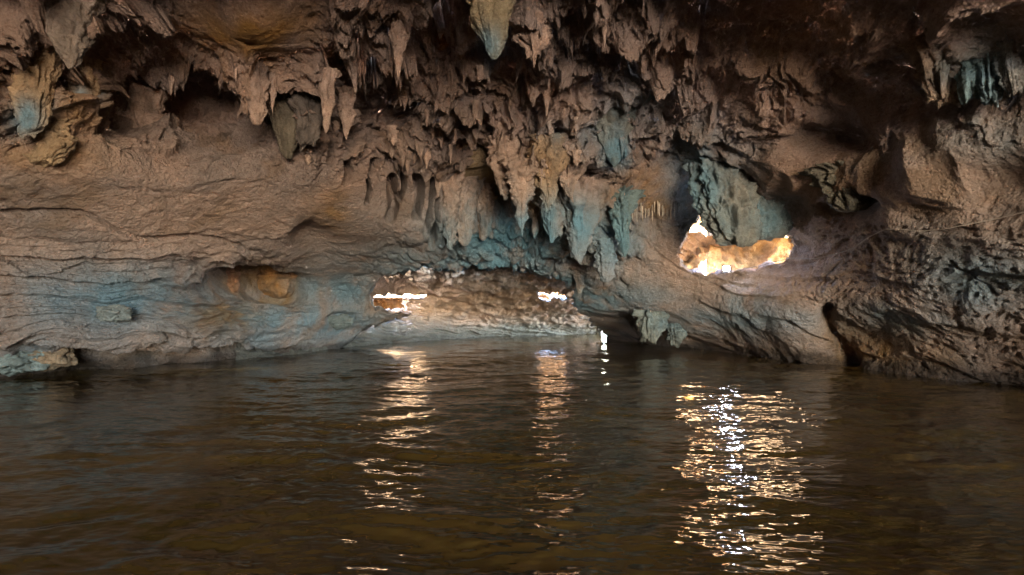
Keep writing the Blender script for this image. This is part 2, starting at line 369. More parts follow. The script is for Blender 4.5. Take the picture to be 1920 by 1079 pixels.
# ------------------------------------------------------------------ materials
def new_mat(name):
    m = bpy.data.materials.new(name); m.use_nodes = True; n = m.node_tree.nodes; l = m.node_tree.links
    return m, n, l, n['Principled BSDF']
def rock_mat(name, scale=1.0, bump=1.0, rough=.82):
    m, n, l, b = new_mat(name)
    tc = n.new('ShaderNodeNewGeometry'); at = n.new('ShaderNodeAttribute'); at.attribute_name = 'stone'
    def noise(s, d=6, r=.6, v=None):
        t = n.new('ShaderNodeTexNoise'); t.inputs['Scale'].default_value = s * scale; t.inputs['Detail'].default_value = d; t.inputs['Roughness'].default_value = r
        l.new(v or tc.outputs['Position'], t.inputs['Vector']); return t
    def ramp(src, a, b_, c0, c1):
        t = n.new('ShaderNodeMapRange'); t.inputs[1].default_value = a; t.inputs[2].default_value = b_; t.inputs[3].default_value = c0; t.inputs[4].default_value = c1
        l.new(src, t.inputs[0]); return t.outputs[0]
    def mixc(kind, fac, A, B):
        t = n.new('ShaderNodeMix'); t.data_type = 'RGBA'; t.blend_type = kind
        for s, v in ((t.inputs[0], fac), (t.inputs[6], A), (t.inputs[7], B)):
            if isinstance(v, (float, int)): s.default_value = v
            elif isinstance(v, tuple): s.default_value = v
            else: l.new(v, s)
        return t.outputs[2]
    n1 = noise(2.2); n2 = noise(9.0, 8, .7); n3 = noise(34., 6, .7)
    c = mixc('MIX', ramp(n2.outputs['Fac'], .50, .68, 0, .55), at.outputs['Color'], mixc('MULTIPLY', 1.0, at.outputs['Color'], (.50, .40, .34, 1)))
    c = mixc('MIX', ramp(n1.outputs['Fac'], .52, .70, 0, .40), c, mixc('MULTIPLY', 1.0, c, (1.45, 1.36, 1.30, 1)))
    sp = n.new('ShaderNodeTexVoronoi'); sp.inputs['Scale'].default_value = 16 * scale; l.new(tc.outputs['Position'], sp.inputs['Vector'])
    c = mixc('MIX', ramp(n3.outputs['Fac'], .40, .62, .0, .5), c, mixc('MULTIPLY', 1.0, c, (.60, .56, .52, 1)))
    hs = n.new('ShaderNodeHueSaturation'); l.new(c, hs.inputs['Color']); hs.inputs['Saturation'].default_value = 1.2; hs.inputs['Value'].default_value = 1.12
    l.new(hs.outputs[0], b.inputs['Base Color'])
    l.new(ramp(n1.outputs['Fac'], .36, .60, rough - .16, rough + .08), b.inputs['Roughness'])
    b.inputs['Specular IOR Level'].default_value = .3
    ad = n.new('ShaderNodeMath'); ad.operation = 'MULTIPLY_ADD'; l.new(n2.outputs['Fac'], ad.inputs[0]); ad.inputs[1].default_value = 1.0
    ad2 = n.new('ShaderNodeMath'); ad2.operation = 'MULTIPLY_ADD'; l.new(n3.outputs['Fac'], ad2.inputs[0]); ad2.inputs[1].default_value = .38
    l.new(ramp(sp.outputs['Distance'], 0, .5, 0, .25), ad2.inputs[2]); l.new(ad2.outputs[0], ad.inputs[2])
    bp = n.new('ShaderNodeBump'); bp.inputs['Strength'].default_value = 1. * bump; bp.inputs['Distance'].default_value = .14
    l.new(ad.outputs[0], bp.inputs['Height']); l.new(bp.outputs[0], b.inputs['Normal'])
    return m
M_rock = rock_mat('cave_limestone')
M_drip = rock_mat('dripstone', 1.25, .8, .72)
M_out = rock_mat('outer_limestone', .7, 1.0, .9)

def build_shell(fr, azs, els, cuts, chunks, prefix_kind, far=False, rim=1.10):
    nA, nE = len(azs), len(els)
    A, E = np.meshgrid(azs, els)
    a = A.ravel(); e = E.ravel()
    r = np.exp(fr(a, e))
    d = dirs(a, e); P = (d * r[:, None]); P[:, 2] += H
    P = P.astype(np.float32)
    px, py = topx(P); behind = np.abs(a) > 80
    px = np.where(behind, 960 + np.sign(a) * 6000, px); py = np.where(behind, 590 - e * 20, py)
    px = np.clip(px, -6000, 8000); py = np.clip(py, -4000, 2000)
    N = vnormals(P.reshape(nE, nA, 3)).reshape(-1, 3)
    s = np.sign((N * d).sum(1)); N = -N * s[:, None]          # towards the room
    dd, drop = reliefs(P, px, py, e, far)
    fade = sstep(-.6, .05, P[:, 2]); att = .7 if far else 1.0
    # relief pushes along a blend of the surface normal and the view-free radial
    Nn = N * .75 - d * .25; Nn /= np.linalg.norm(Nn, axis=1)[:, None]
    P2 = P + Nn * (dd * fade * att)[:, None]
    P2[:, 2] -= np.minimum(drop * att, 1.3)
    G = P2.reshape(nE, nA, 3)
    Nf = vnormals(G).reshape(-1, 3); s = np.sign((Nf * d).sum(1)); Nf = -Nf * s[:, None]
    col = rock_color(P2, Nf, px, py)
    lit_mid = sstep(.0, .45, dd + .25 * fbm(P, 2.4, 3, 88)) * np.exp(-((px - 880) / 420) ** 2 - ((py - 260) / 200) ** 2) * (0 if far else 1)
    col = col * (1 - .55 * lit_mid[:, None]) + np.array((.50, .40, .335)) * .55 * lit_mid[:, None]  # painted light: raised rock of the middle roof made paler to look brighter
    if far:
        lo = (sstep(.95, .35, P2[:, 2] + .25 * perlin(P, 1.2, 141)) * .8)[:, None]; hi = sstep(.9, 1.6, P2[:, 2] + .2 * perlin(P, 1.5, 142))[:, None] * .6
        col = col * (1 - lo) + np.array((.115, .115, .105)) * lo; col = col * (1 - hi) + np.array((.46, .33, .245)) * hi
    wv = np.stack([perlin(P, 2.2, 96), perlin(P, 2.2, 97)], 1); w2 = np.stack([perlin(P, 7., 98), perlin(P, 7., 99)], 1)
    inside = np.zeros(len(P), bool)
    jit = 1.0
    for poly, jp in cuts:
        inside |= inpoly(px + jp * (wv[:, 0] * 1.0 + w2[:, 0] * .6), py + jp * (wv[:, 1] * 1.0 + w2[:, 1] * .6), poly) & ~behind
    if not far: inside |= (np.abs(a - 162) < 18) & (e < 12.5 + 2 * wv[:, 0])
    idx = np.arange(nA * nE).reshape(nE, nA)
    Q = np.stack([idx[:-1, :-1], idx[:-1, 1:], idx[1:, 1:], idx[1:, :-1]], -1).reshape(-1, 4)
    keep = ~(inside[Q].all(1)); Q = Q[keep]
    # rim: open edges next to a cut are carried outwards to give the rock its thickness
    ed = np.concatenate([Q[:, [0, 1]], Q[:, [1, 2]], Q[:, [2, 3]], Q[:, [3, 0]]]).astype(np.int64)
    key = np.minimum(ed[:, 0], ed[:, 1]) * (nA * nE) + np.maximum(ed[:, 0], ed[:, 1])
    u, inv, cnt = np.unique(key, return_inverse=True, return_counts=True)
    bnd = ed[cnt[inv] == 1]; bnd = bnd[inside[bnd].any(1)]
    bv = np.unique(bnd)
    steps = 7; base = len(P2); remap = {}
    RV = [P2]; RC = [col]; RN = [Nf]; prev = bv.copy(); RQ = []
    loc = np.full(nA * nE, -1, np.int64); loc[bv] = np.arange(len(bv))
    for k in range(1, steps + 1):
        t = k / steps; q = P2[bv] + d[bv] * (r[bv] * (rim - 1) * t)[:, None]
        q = q + (N[bv] * 0.0) + np.stack([perlin(q, 2.5, 101), perlin(q, 2.5, 102), perlin(q, 2.5, 103)], 1) * .22 * t
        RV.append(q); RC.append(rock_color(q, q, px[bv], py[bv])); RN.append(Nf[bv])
        cur = base + np.arange(len(bv)) + (k - 1) * len(bv)
        RQ.append(np.stack([prev[loc[bnd[:, 1]]], prev[loc[bnd[:, 0]]], cur[loc[bnd[:, 0]]], cur[loc[bnd[:, 1]]]], -1)); prev = cur
    V = np.concatenate(RV); CO = np.concatenate(RC); NO = np.concatenate(RN)
    pxa = np.concatenate([px] + [px[bv]] * steps); pya = np.concatenate([py] + [py[bv]] * steps)
    rimq = np.concatenate(RQ); nQ = len(Q); AQ = np.concatenate([Q, rimq])
    cx = pxa[AQ].mean(1); cy_ = pya[AQ].mean(1); cw = np.concatenate([wv[:, 0]] + [wv[bv, 0]] * steps)[AQ[:, 0]] * 18
    isrim = np.arange(len(AQ)) >= nQ
    which = chunks(cx + cw, cy_ + cw, V[AQ[:, 0]][:, 2])
    for i, (nm, lb) in enumerate(prefix_kind):
        f = AQ[which == i]
        if not len(f): continue
        uu, iv = np.unique(f, return_inverse=True)
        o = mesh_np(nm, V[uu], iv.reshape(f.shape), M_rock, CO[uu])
        tag(o, kind='structure', label=lb)
    return dict(az=azs, el=els, P=G, r=r)

def ch1(px, py, z):
    w_ = np.zeros(len(px), int)                                             # 0 ceiling
    lim = np.interp(px, [-500, 0, 250, 450, 620, 850, 1180, 1280, 1500, 1700, 1950, 2600], [300, 300, 270, 300, 430, 470, 330, 300, 400, 330, 260, 220])
    low = py > lim
    w_[low & (px < 640)] = 1; w_[low & (px >= 640) & (px < 1175)] = 2; w_[low & (px >= 1175)] = 3
    return w_
azs = axis((-180.3, -52, 64), (-52, -49, 12), (-49, 49, 1250), (49, 52, 12), (52, 180.3, 64))
els = axis((-26, -9, 16), (-9, 36.5, 830), (36.5, 40, 24), (40, 89.4, 60))
S1 = build_shell(fr1, azs, els, [(ARCH, 5), (GAP, 6)], ch1,
    [('cave_ceiling', 'cave roof of crumpled tan limestone with hollows'), ('cave_wall_left', 'bedded rock wall sloping to the water on the left'),
     ('cave_wall_middle', 'blue grey flaky rock wall above the low arch'), ('cave_wall_right', 'smooth pitted rock wall on the right')])
print('shell1', time.time() - T0)
azs2 = axis((-30, 26, 560)); els2 = axis((-9, 9.5, 300))
HOLE2 = [(690,575),(697,550),(706,546),(740,545),(790,547),(822,551),(790,554),(770,556),(756,560),(764,582),(735,585),(700,582)]
SLOT = [(797,606),(800,592),(805,592),(800,607)]
PATCH = [(1003,541),(1045,541),(1066,553),(1062,562),(1046,553),(1030,557),(1012,556)]  # added opening, stands in for a sun patch on the chamber ceiling
EXIT = [(1126,616),(1130,606),(1138,570),(1170,500),(1500,480),(1500,700),(1160,700),(1135,626),(1127,624)]
WINL = [(300,530),(300,620),(590,612),(610,590),(610,540),(600,530)]  # hidden opening added to let daylight into the far chamber
def ch2(px, py, z): return np.zeros(len(px), int)
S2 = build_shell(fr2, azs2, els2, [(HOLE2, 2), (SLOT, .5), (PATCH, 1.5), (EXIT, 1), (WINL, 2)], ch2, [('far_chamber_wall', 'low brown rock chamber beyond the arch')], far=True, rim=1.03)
print('shell2', time.time() - T0)

def hit(px, py, S=S1):
    """the rock surface seen at a photo position: nearest displaced grid point"""
    d = pdir(px, py); a, e = azel(d)
    P = S['P']; i0 = np.searchsorted(S['el'], e); j0 = np.searchsorted(S['az'], a)
    i1, i2 = max(0, i0 - 70), min(P.shape[0], i0 + 70); j1, j2 = max(0, j0 - 40), min(P.shape[1], j0 + 40)
    q = P[i1:i2, j1:j2].reshape(-1, 3); v = q - np.array((0, 0, H)); dist = np.linalg.norm(v, axis=1)
    ang = 1 - (v @ d) / dist
    k = np.argsort(ang)[:12]; k = k[np.argmin(dist[k])]
    return q[k].astype(float)

# ------------------------------------------------------------------ water and river bed
def polar_grid(azs, rs):
    A, Rr = np.meshgrid(np.radians(azs), rs); P = np.stack([np.sin(A) * Rr, np.cos(A) * Rr, 0 * A], -1)
    nA, nR = len(azs), len(rs); idx = np.arange(nA * nR).reshape(nR, nA)
    Q = np.stack([idx[:-1, :-1], idx[:-1, 1:], idx[1:, 1:], idx[1:, :-1]], -1).reshape(-1, 4)
    return P.reshape(-1, 3).astype(np.float32), Q[:, ::-1]
rs = np.exp(np.linspace(math.log(.25), math.log(46), 760))
wa = axis((-180, -52, 90), (-52, 52, 900), (52, 180, 90))
W, WQ = polar_grid(wa, rs)
rr = np.hypot(W[:, 0], W[:, 1])
ww = W + np.stack([perlin(W, .5, 1), perlin(W, .5, 2), 0 * rr], 1) * .5
hgt = .026 * perlin(ww, .85, 4, (.7, 1.2, 1)) + .0165 * perlin(ww, 2.2, 5, (.6, 1.3, 1)) * (1 - .6 * sstep(22, 40, rr)) \
    + .0105 * perlin(ww, 4.6, 6, (.62, 1.3, 1)) * (1 - .8 * sstep(12, 26, rr)) + .0052 * perlin(W + ww * .3, 9.5, 7, (.65, 1.25, 1)) * (1 - sstep(9, 22, rr))
hgt *= .75 + .9 * sstep(-.6, .6, perlin(W, .25, 8))
W[:, 2] = hgt
m, n, l, b = new_mat('river_water')
geo = n.new('ShaderNodeNewGeometry')
t1 = n.new('ShaderNodeTexNoise'); t1.inputs['Scale'].default_value = .45; t1.inputs['Detail'].default_value = 4; l.new(geo.outputs['Position'], t1.inputs['Vector'])
cr = n.new('ShaderNodeValToRGB'); l.new(t1.outputs['Fac'], cr.inputs[0])
cr.color_ramp.elements[0].position = .35; cr.color_ramp.elements[0].color = (.032, .018, .0045, 1)
cr.color_ramp.elements[1].position = .72; cr.color_ramp.elements[1].color = (.076, .042, .010, 1)
sun_att = n.new('ShaderNodeAttribute'); sun_att.attribute_name = 'stone'
mx = n.new('ShaderNodeMix'); mx.data_type = 'RGBA'; l.new(sun_att.outputs['Fac'], mx.inputs[0]); l.new(cr.outputs[0], mx.inputs[6]); mx.inputs[7].default_value = (.20, .125, .032, 1)
l.new(mx.outputs[2], b.inputs['Base Color'])
b.inputs['Roughness'].default_value = .05; b.inputs['IOR'].default_value = 1.33
mp = n.new('ShaderNodeMapping'); mp.inputs['Scale'].default_value = (.6, 1.25, 1); l.new(geo.outputs['Position'], mp.inputs[0])
t2 = n.new('ShaderNodeTexNoise'); t2.inputs['Scale'].default_value = 7.; t2.inputs['Detail'].default_value = 2; t2.inputs['Roughness'].default_value = .55
l.new(mp.outputs[0], t2.inputs['Vector'])
bp = n.new('ShaderNodeBump'); bp.inputs['Strength'].default_value = .5; bp.inputs['Distance'].default_value = .03
l.new(t2.outputs['Fac'], bp.inputs['Height']); l.new(bp.outputs[0], b.inputs['Normal'])
M_water = m
sun_patch = np.exp(-((W[:, 0] + 5.2 - .0 * W[:, 1]) / 3.2) ** 2 - ((W[:, 1] - 12.0 - .28 * (W[:, 0] + 5.2)) / .75) ** 2) * np.clip(.8 + .8 * fbm(W, 1.2, 3, 120), 0, 1.2)  # sunlit golden band by the left shore, painted into the water colour
tag(mesh_np('river_water', W, WQ, M_water, np.repeat(sun_patch[:, None], 3, 1)), kind='structure', label='dark brown rippled river water')
def plain(name, c, rough=.9, sc=3.):
    m, n, l, b = new_mat(name); g = n.new('ShaderNodeNewGeometry'); t = n.new('ShaderNodeTexNoise'); t.inputs['Scale'].default_value = sc; t.inputs['Detail'].default_value = 6
    l.new(g.outputs['Position'], t.inputs['Vector']); r_ = n.new('ShaderNodeValToRGB'); l.new(t.outputs['Fac'], r_.inputs[0])
    r_.color_ramp.elements[0].position = .3; r_.color_ramp.elements[0].color = tuple(x * .7 for x in c) + (1,)
    r_.color_ramp.elements[1].position = .7; r_.color_ramp.elements[1].color = tuple(min(1, x * 1.25) for x in c) + (1,)
    l.new(r_.outputs[0], b.inputs['Base Color']); b.inputs['Roughness'].default_value = rough
    bp = n.new('ShaderNodeBump'); bp.inputs['Strength'].default_value = .4; bp.inputs['Distance'].default_value = .05; l.new(t.outputs['Fac'], bp.inputs['Height']); l.new(bp.outputs[0], b.inputs['Normal'])
    return m
# ground outside: an unseen pale bank added behind the viewer to bounce sun in, the land all round
def sheet(name, x0, x1, y0, y1, z0, mat, n_=60, amp=.2, kind='structure', label=None):
    X, Y = np.meshgrid(np.linspace(x0, x1, n_), np.linspace(y0, y1, n_)); P = np.stack([X, Y, 0 * X + z0], -1).reshape(-1, 3).astype(np.float32)
    P[:, 2] += amp * fbm(P, .12, 3, 3); idx = np.arange(n_ * n_).reshape(n_, n_)
    Q = np.stack([idx[:-1, :-1], idx[:-1, 1:], idx[1:, 1:], idx[1:, :-1]], -1).reshape(-1, 4)
    return tag(mesh_np(name, P, Q, mat), kind=kind, label=label)
M_bounce = plain('bounce_sand', (.64, .56, .48), sc=.8)
sheet('ground', -600, 600, -600, 600, -2.2, plain('land', (.16, .13, .08), sc=.2), 80, .5, label='land around the cave')
sheet('bounce_bank', -1, 21, -52, -16.5, .30, M_bounce, 90, .25, label='unseen pale sand sheet added outside the mouth to bounce sun in')  # added reflector, throws sunlight up onto the middle roof

# ------------------------------------------------------------------ rock outside the openings, lit by the day, and slabs added to shade it
def rock_face(name, corners, nu, nv, label, amp=.5, colr=None, cat='rock face', f0=.8):
    """a rough bedded slab of rock between four corners (bottom left, bottom right, top right, top left) with real thickness"""
    c = [np.array(q, float) for q in corners]
    U, V_ = np.meshgrid(np.linspace(0, 1, nu), np.linspace(0, 1, nv)); U = U.ravel()[:, None]; V_ = V_.ravel()[:, None]
    P = (c[0] * (1 - U) + c[1] * U) * (1 - V_) + (c[3] * (1 - U) + c[2] * U) * V_
    nn = np.cross(c[1] - c[0], c[3] - c[0]); nn /= np.linalg.norm(nn); P = P.astype(np.float32)
    if nn @ (np.array((0, 0, 1.)) - c[0]) < 0: nn = -nn
    dd = amp * (.6 * fbm(P, f0 * .5, 2, 5) - .5 * np.abs(perlin(P, f0 * 1.3, 6)) + .12 * fbm(P, f0 * 4, 3, 9))
    Fv = P + nn * dd[:, None]; Bk = P - nn * 1.2
    idx = np.arange(nu * nv).reshape(nv, nu)
    Q = np.stack([idx[:-1, :-1], idx[:-1, 1:], idx[1:, 1:], idx[1:, :-1]], -1).reshape(-1, 4)
    k = nu * nv; e = np.concatenate([idx[0, :], idx[1:, -1], idx[-1, -2::-1], idx[-2:0:-1, 0]]); e2 = np.roll(e, -1)
    side = np.stack([e, e2, e2 + k, e + k], -1)
    AV = np.concatenate([Fv, Bk]); AQ = np.concatenate([Q, Q[:, ::-1] + k, side])
    base = np.array(colr or (.34, .27, .19)); g = (1 + .5 * fbm(AV.astype(np.float32), 1.1, 3, 15))[:, None]
    o = mesh_np(name, AV, AQ, M_out, base * g)
    return tag(o, label, cat)
sheet('bounce_bank', 6.5, 50, 24, 75, .1, M_bounce, 40, .2, label='unseen pale sheet added beyond the far end to bounce sun in')  # added past the exit, bounces warm sun into the far chamber
sheet('bounce_bank', -50, -12.5, 10, 50, .1, M_bounce, 40, .2, label='unseen pale sheet added outside on the left to bounce sun in')  # added reflector for the hidden left opening
rock_face('outer_rock_face', [world(1180, 580, 20), world(1620, 580, 17.5), world(1620, 330, 17.5), world(1180, 330, 20)], 180, 140,
          'golden daylit rock face seen through the gap on the right', .9, (.60, .46, .32), f0=1.3)
rock_face('outer_shade_slab', [world(1330, 375, 15.4), world(1700, 375, 13.5), world(1700, 330, 18.5), world(1330, 330, 20.1)], 60, 40,
          'added rock slab shading the golden face beyond the gap', .3, (.30, .22, .15), cat='shade slab')  # added slab, keeps direct sun off the golden face
rock_face('outer_rock_face', [world(640, 620, 27.5), world(850, 620, 28.5), world(850, 500, 28.5), world(640, 500, 27.5)], 120, 90,
          'sunlit orange rock behind the small left opening in the far chamber', .9, (.10, .056, .03))
rock_face('outer_shade_slab', [world(560, 515, 23.5), world(800, 515, 25.0), world(830, 490, 33), world(560, 490, 33)], 50, 40,
          'added rock slab shading the orange rock behind the small left opening', .3, (.30, .22, .15), cat='shade slab')  # slab put in to hold the orange rock in shade
rock_face('outer_rock_face', [world(975, 578, 31), world(1095, 578, 31), world(1095, 480, 31), world(975, 480, 31)], 90, 60,
          'orange rock added behind the opening that stands in for a sun patch', .6, (.11, .068, .04), f0=2.)
rock_face('sun_blocker', [(-11, 12.5, 5.2), (3.3, 12.5, 5.2), (3.3, 20.5, 4.6), (-11, 20.5, 4.6)], 60, 40, 'unseen rock slab added above the arch to block the sun', .3, cat='sun blocker')  # added to stop a streak of sun reaching the water behind the arch
portal('exit_portal', (7.5, 30, 2.0), (3, 27, 1.2), 6, 4)
# boulders at the left edge of the water
def boulder(px, py, Y, sx, sy, sz, label, seed, col):
    nu, nv = 90, 60
    th, ph = np.meshgrid(np.linspace(0, 2 * math.pi, nu, endpoint=False), np.linspace(.02, math.pi - .02, nv)); th = th.ravel(); ph = ph.ravel()
    D = np.stack([np.cos(th) * np.sin(ph), np.sin(th) * np.sin(ph), np.cos(ph)], 1).astype(np.float32)
    k = 1 + .35 * fbm(D + seed, 1.2, 2, seed) - .28 * np.abs(perlin(D + seed, 2.4, seed)) - .10 * np.abs(perlin(D + seed, 6., seed)) + .03 * perlin(D, 14., seed)
    P = D * k[:, None] * np.array((sx, sy, sz)); idx = np.arange(nu * nv).reshape(nv, nu); nx = np.roll(idx, -1, 1)
    Q = np.stack([idx[:-1], idx[1:], nx[1:], nx[:-1]], -1).reshape(-1, 4); c = world(px, py, Y)
    o = mesh_np('boulder', P, Q, M_drip, np.array(col) * (1 + .4 * fbm((P + c).astype(np.float32), 2., 3, 7))[:, None]); o.location = c
    return tag(o, label, 'boulder')
boulder(30, 672, 9.6, .55, .5, .33, 'pale grey boulder at the water by the far left edge', 3, (.22, .25, .24))
boulder(95, 668, 9.9, .42, .4, .30, 'brown boulder at the water, right of the pale one', 5, (.25, .19, .14))
boulder(212, 588, 9.75, .30, .25, .17, 'small grey block sticking out of the bedded left wall', 8, (.22, .24, .235))
boulder(640, 603, 16.6, .42, .4, .26, 'cracked grey block on the wall left of the arch', 9, (.20, .23, .23))

# ------------------------------------------------------------------ dripstone
DRIPN = [0]
def hang(name, px, ytop, ytip, wpx, label, depth=None, flat=.8, taper=.9, flute=.12, lump=.25, tips=0, teal=0., col=None, group=None, up=.55, cat='stalactite',
         seed=None, res=(72, 110), lean=0., blunt=0., grain=1., dz=0., embed=0.0, tipa=1.0, flare=.6):
    """a hanging mass of dripstone: a fluted, lumpy, tapering body with its top sunk in the roof"""
    DRIPN[0] += 1; sd = DRIPN[0] * 1.37 if seed is None else seed
    if depth is None:
        q = hit(px, ytop); depth = q[1] + embed
    top = world(px, ytop, depth); tip = world(px, ytip, depth)
    Wd = wpx / F * depth * .5; L = top[2] - tip[2]; Lt = L + up
    nu, nv = res
    th, t = np.meshgrid(np.linspace(0, 2 * math.pi, nu, endpoint=False), np.linspace(0, 1, nv)); th = th.ravel(); t = t.ravel()
    s = (t * Lt - up) / L                                    # 0 at the visible root, 1 at the tip
    sc_ = np.clip(s, 0, 1)
    prof = (1 - sc_ ** (1.0 + blunt)) ** taper
    prof = np.where(s < 0, 1 + flare * np.clip(-s * L / up, 0, 1) ** 1.6, prof) * (1 + .25 * np.exp(-((s) / .12) ** 2))
    cx, cyy = np.cos(th), np.sin(th)
    S = np.stack([cx * 1.3 + sd, cyy * 1.3 - sd, s * 1.1], 1).astype(np.float32)
    k = 1 + lump * fbm(S, 1.0, 3, 3) + flute * perlin(S * np.array((2.6, 2.6, .35), np.float32), 1.7, 7) + flute * .6 * np.abs(perlin(S * np.array((4, 4, .5), np.float32), 2.2, 8))
    X = cx * Wd * prof * k; Y_ = cyy * Wd * flat * prof * k
    Z = top[2] + up - t * Lt
    ax = np.stack([s * 1.5 + sd, s * 0, s * 0 + sd], 1).astype(np.float32)
    X = X + top[0] + lean * L * sc_ + .10 * Wd * perlin(ax, 1.2, 4) * 2
    Y_ = Y_ + top[1] + .12 * Wd * perlin(ax, 1.2, 5) * 2
    P = np.stack([X, Y_, Z], 1).astype(np.float32)
    if tips:                                                 # ragged lower edge of small teeth
        q = P.copy(); q[:, 2] *= .1
        tooth = np.clip(perlin(q, tips / (2 * Wd), 21) + .05, 0, 1) + .5 * np.clip(perlin(q, 2.3 * tips / (2 * Wd), 22), 0, 1)
        P[:, 2] -= (tooth * sc_ ** 1.2 * tipa * min(L * .30, Wd * 1.1)).astype(np.float32)
    rad = np.stack([cx, cyy, 0 * cx], 1)
    g = grain * (.030 * perlin(P, 5.5, 31) + .17 * (.25 - np.abs(perlin(P, 2.6, 32, (1, 1, .6)))) * min(1.3, Wd / .25) + .09 * (.25 - np.abs(perlin(P, 6.2, 35, (1, 1, .7)))) + .04 * (.25 - np.abs(perlin(P, 13., 33)))) * np.clip(prof, .15, 1) * min(1., Wd / .14)
    P = P + rad * g[:, None]
    idx = np.arange(nu * nv).reshape(nv, nu); nx = np.roll(idx, -1, 1)
    Q = np.stack([idx[:-1], nx[:-1], nx[1:], idx[1:]], -1).reshape(-1, 4)
    P = np.concatenate([P, [P[-nu:].mean(0) - (0, 0, .004)]]); capi = len(P) - 1
    capq = np.stack([idx[-1], nx[-1], np.full(nu, capi), np.full(nu, capi)], -1)
    # quads with a doubled vertex are turned into tiny quads around the tip instead
    P = np.concatenate([P, P[-nu - 1:-1] * .5 + P[-1] * .5]); ring = np.arange(len(P) - nu, len(P))
    capq = np.stack([idx[-1], nx[-1], np.roll(ring, -1), ring], -1)
    Pf = P.astype(np.float32); ppx, ppy = topx(P)
    if col is not None and col != TEA:
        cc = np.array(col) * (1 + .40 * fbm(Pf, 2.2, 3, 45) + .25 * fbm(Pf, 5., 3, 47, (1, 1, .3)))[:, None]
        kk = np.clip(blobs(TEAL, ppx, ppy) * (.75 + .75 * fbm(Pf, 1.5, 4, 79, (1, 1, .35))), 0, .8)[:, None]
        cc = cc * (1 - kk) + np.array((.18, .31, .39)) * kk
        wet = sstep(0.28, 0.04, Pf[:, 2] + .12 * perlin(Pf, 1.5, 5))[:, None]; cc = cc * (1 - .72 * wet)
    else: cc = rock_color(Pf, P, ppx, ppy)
    c0 = P.mean(0); c0[2] = top[2]
    o = mesh_np(name, P - c0, np.concatenate([Q, capq]), M_drip, cc); o.location = c0
    return tag(o, label, cat, group)
TAN = (.385, .295, .245); OCH = (.36, .265, .18); BRN = (.21, .14, .09); GRY = (.24, .20, .17); PNK = (.42, .325, .27); TEA = (.17, .265, .29)

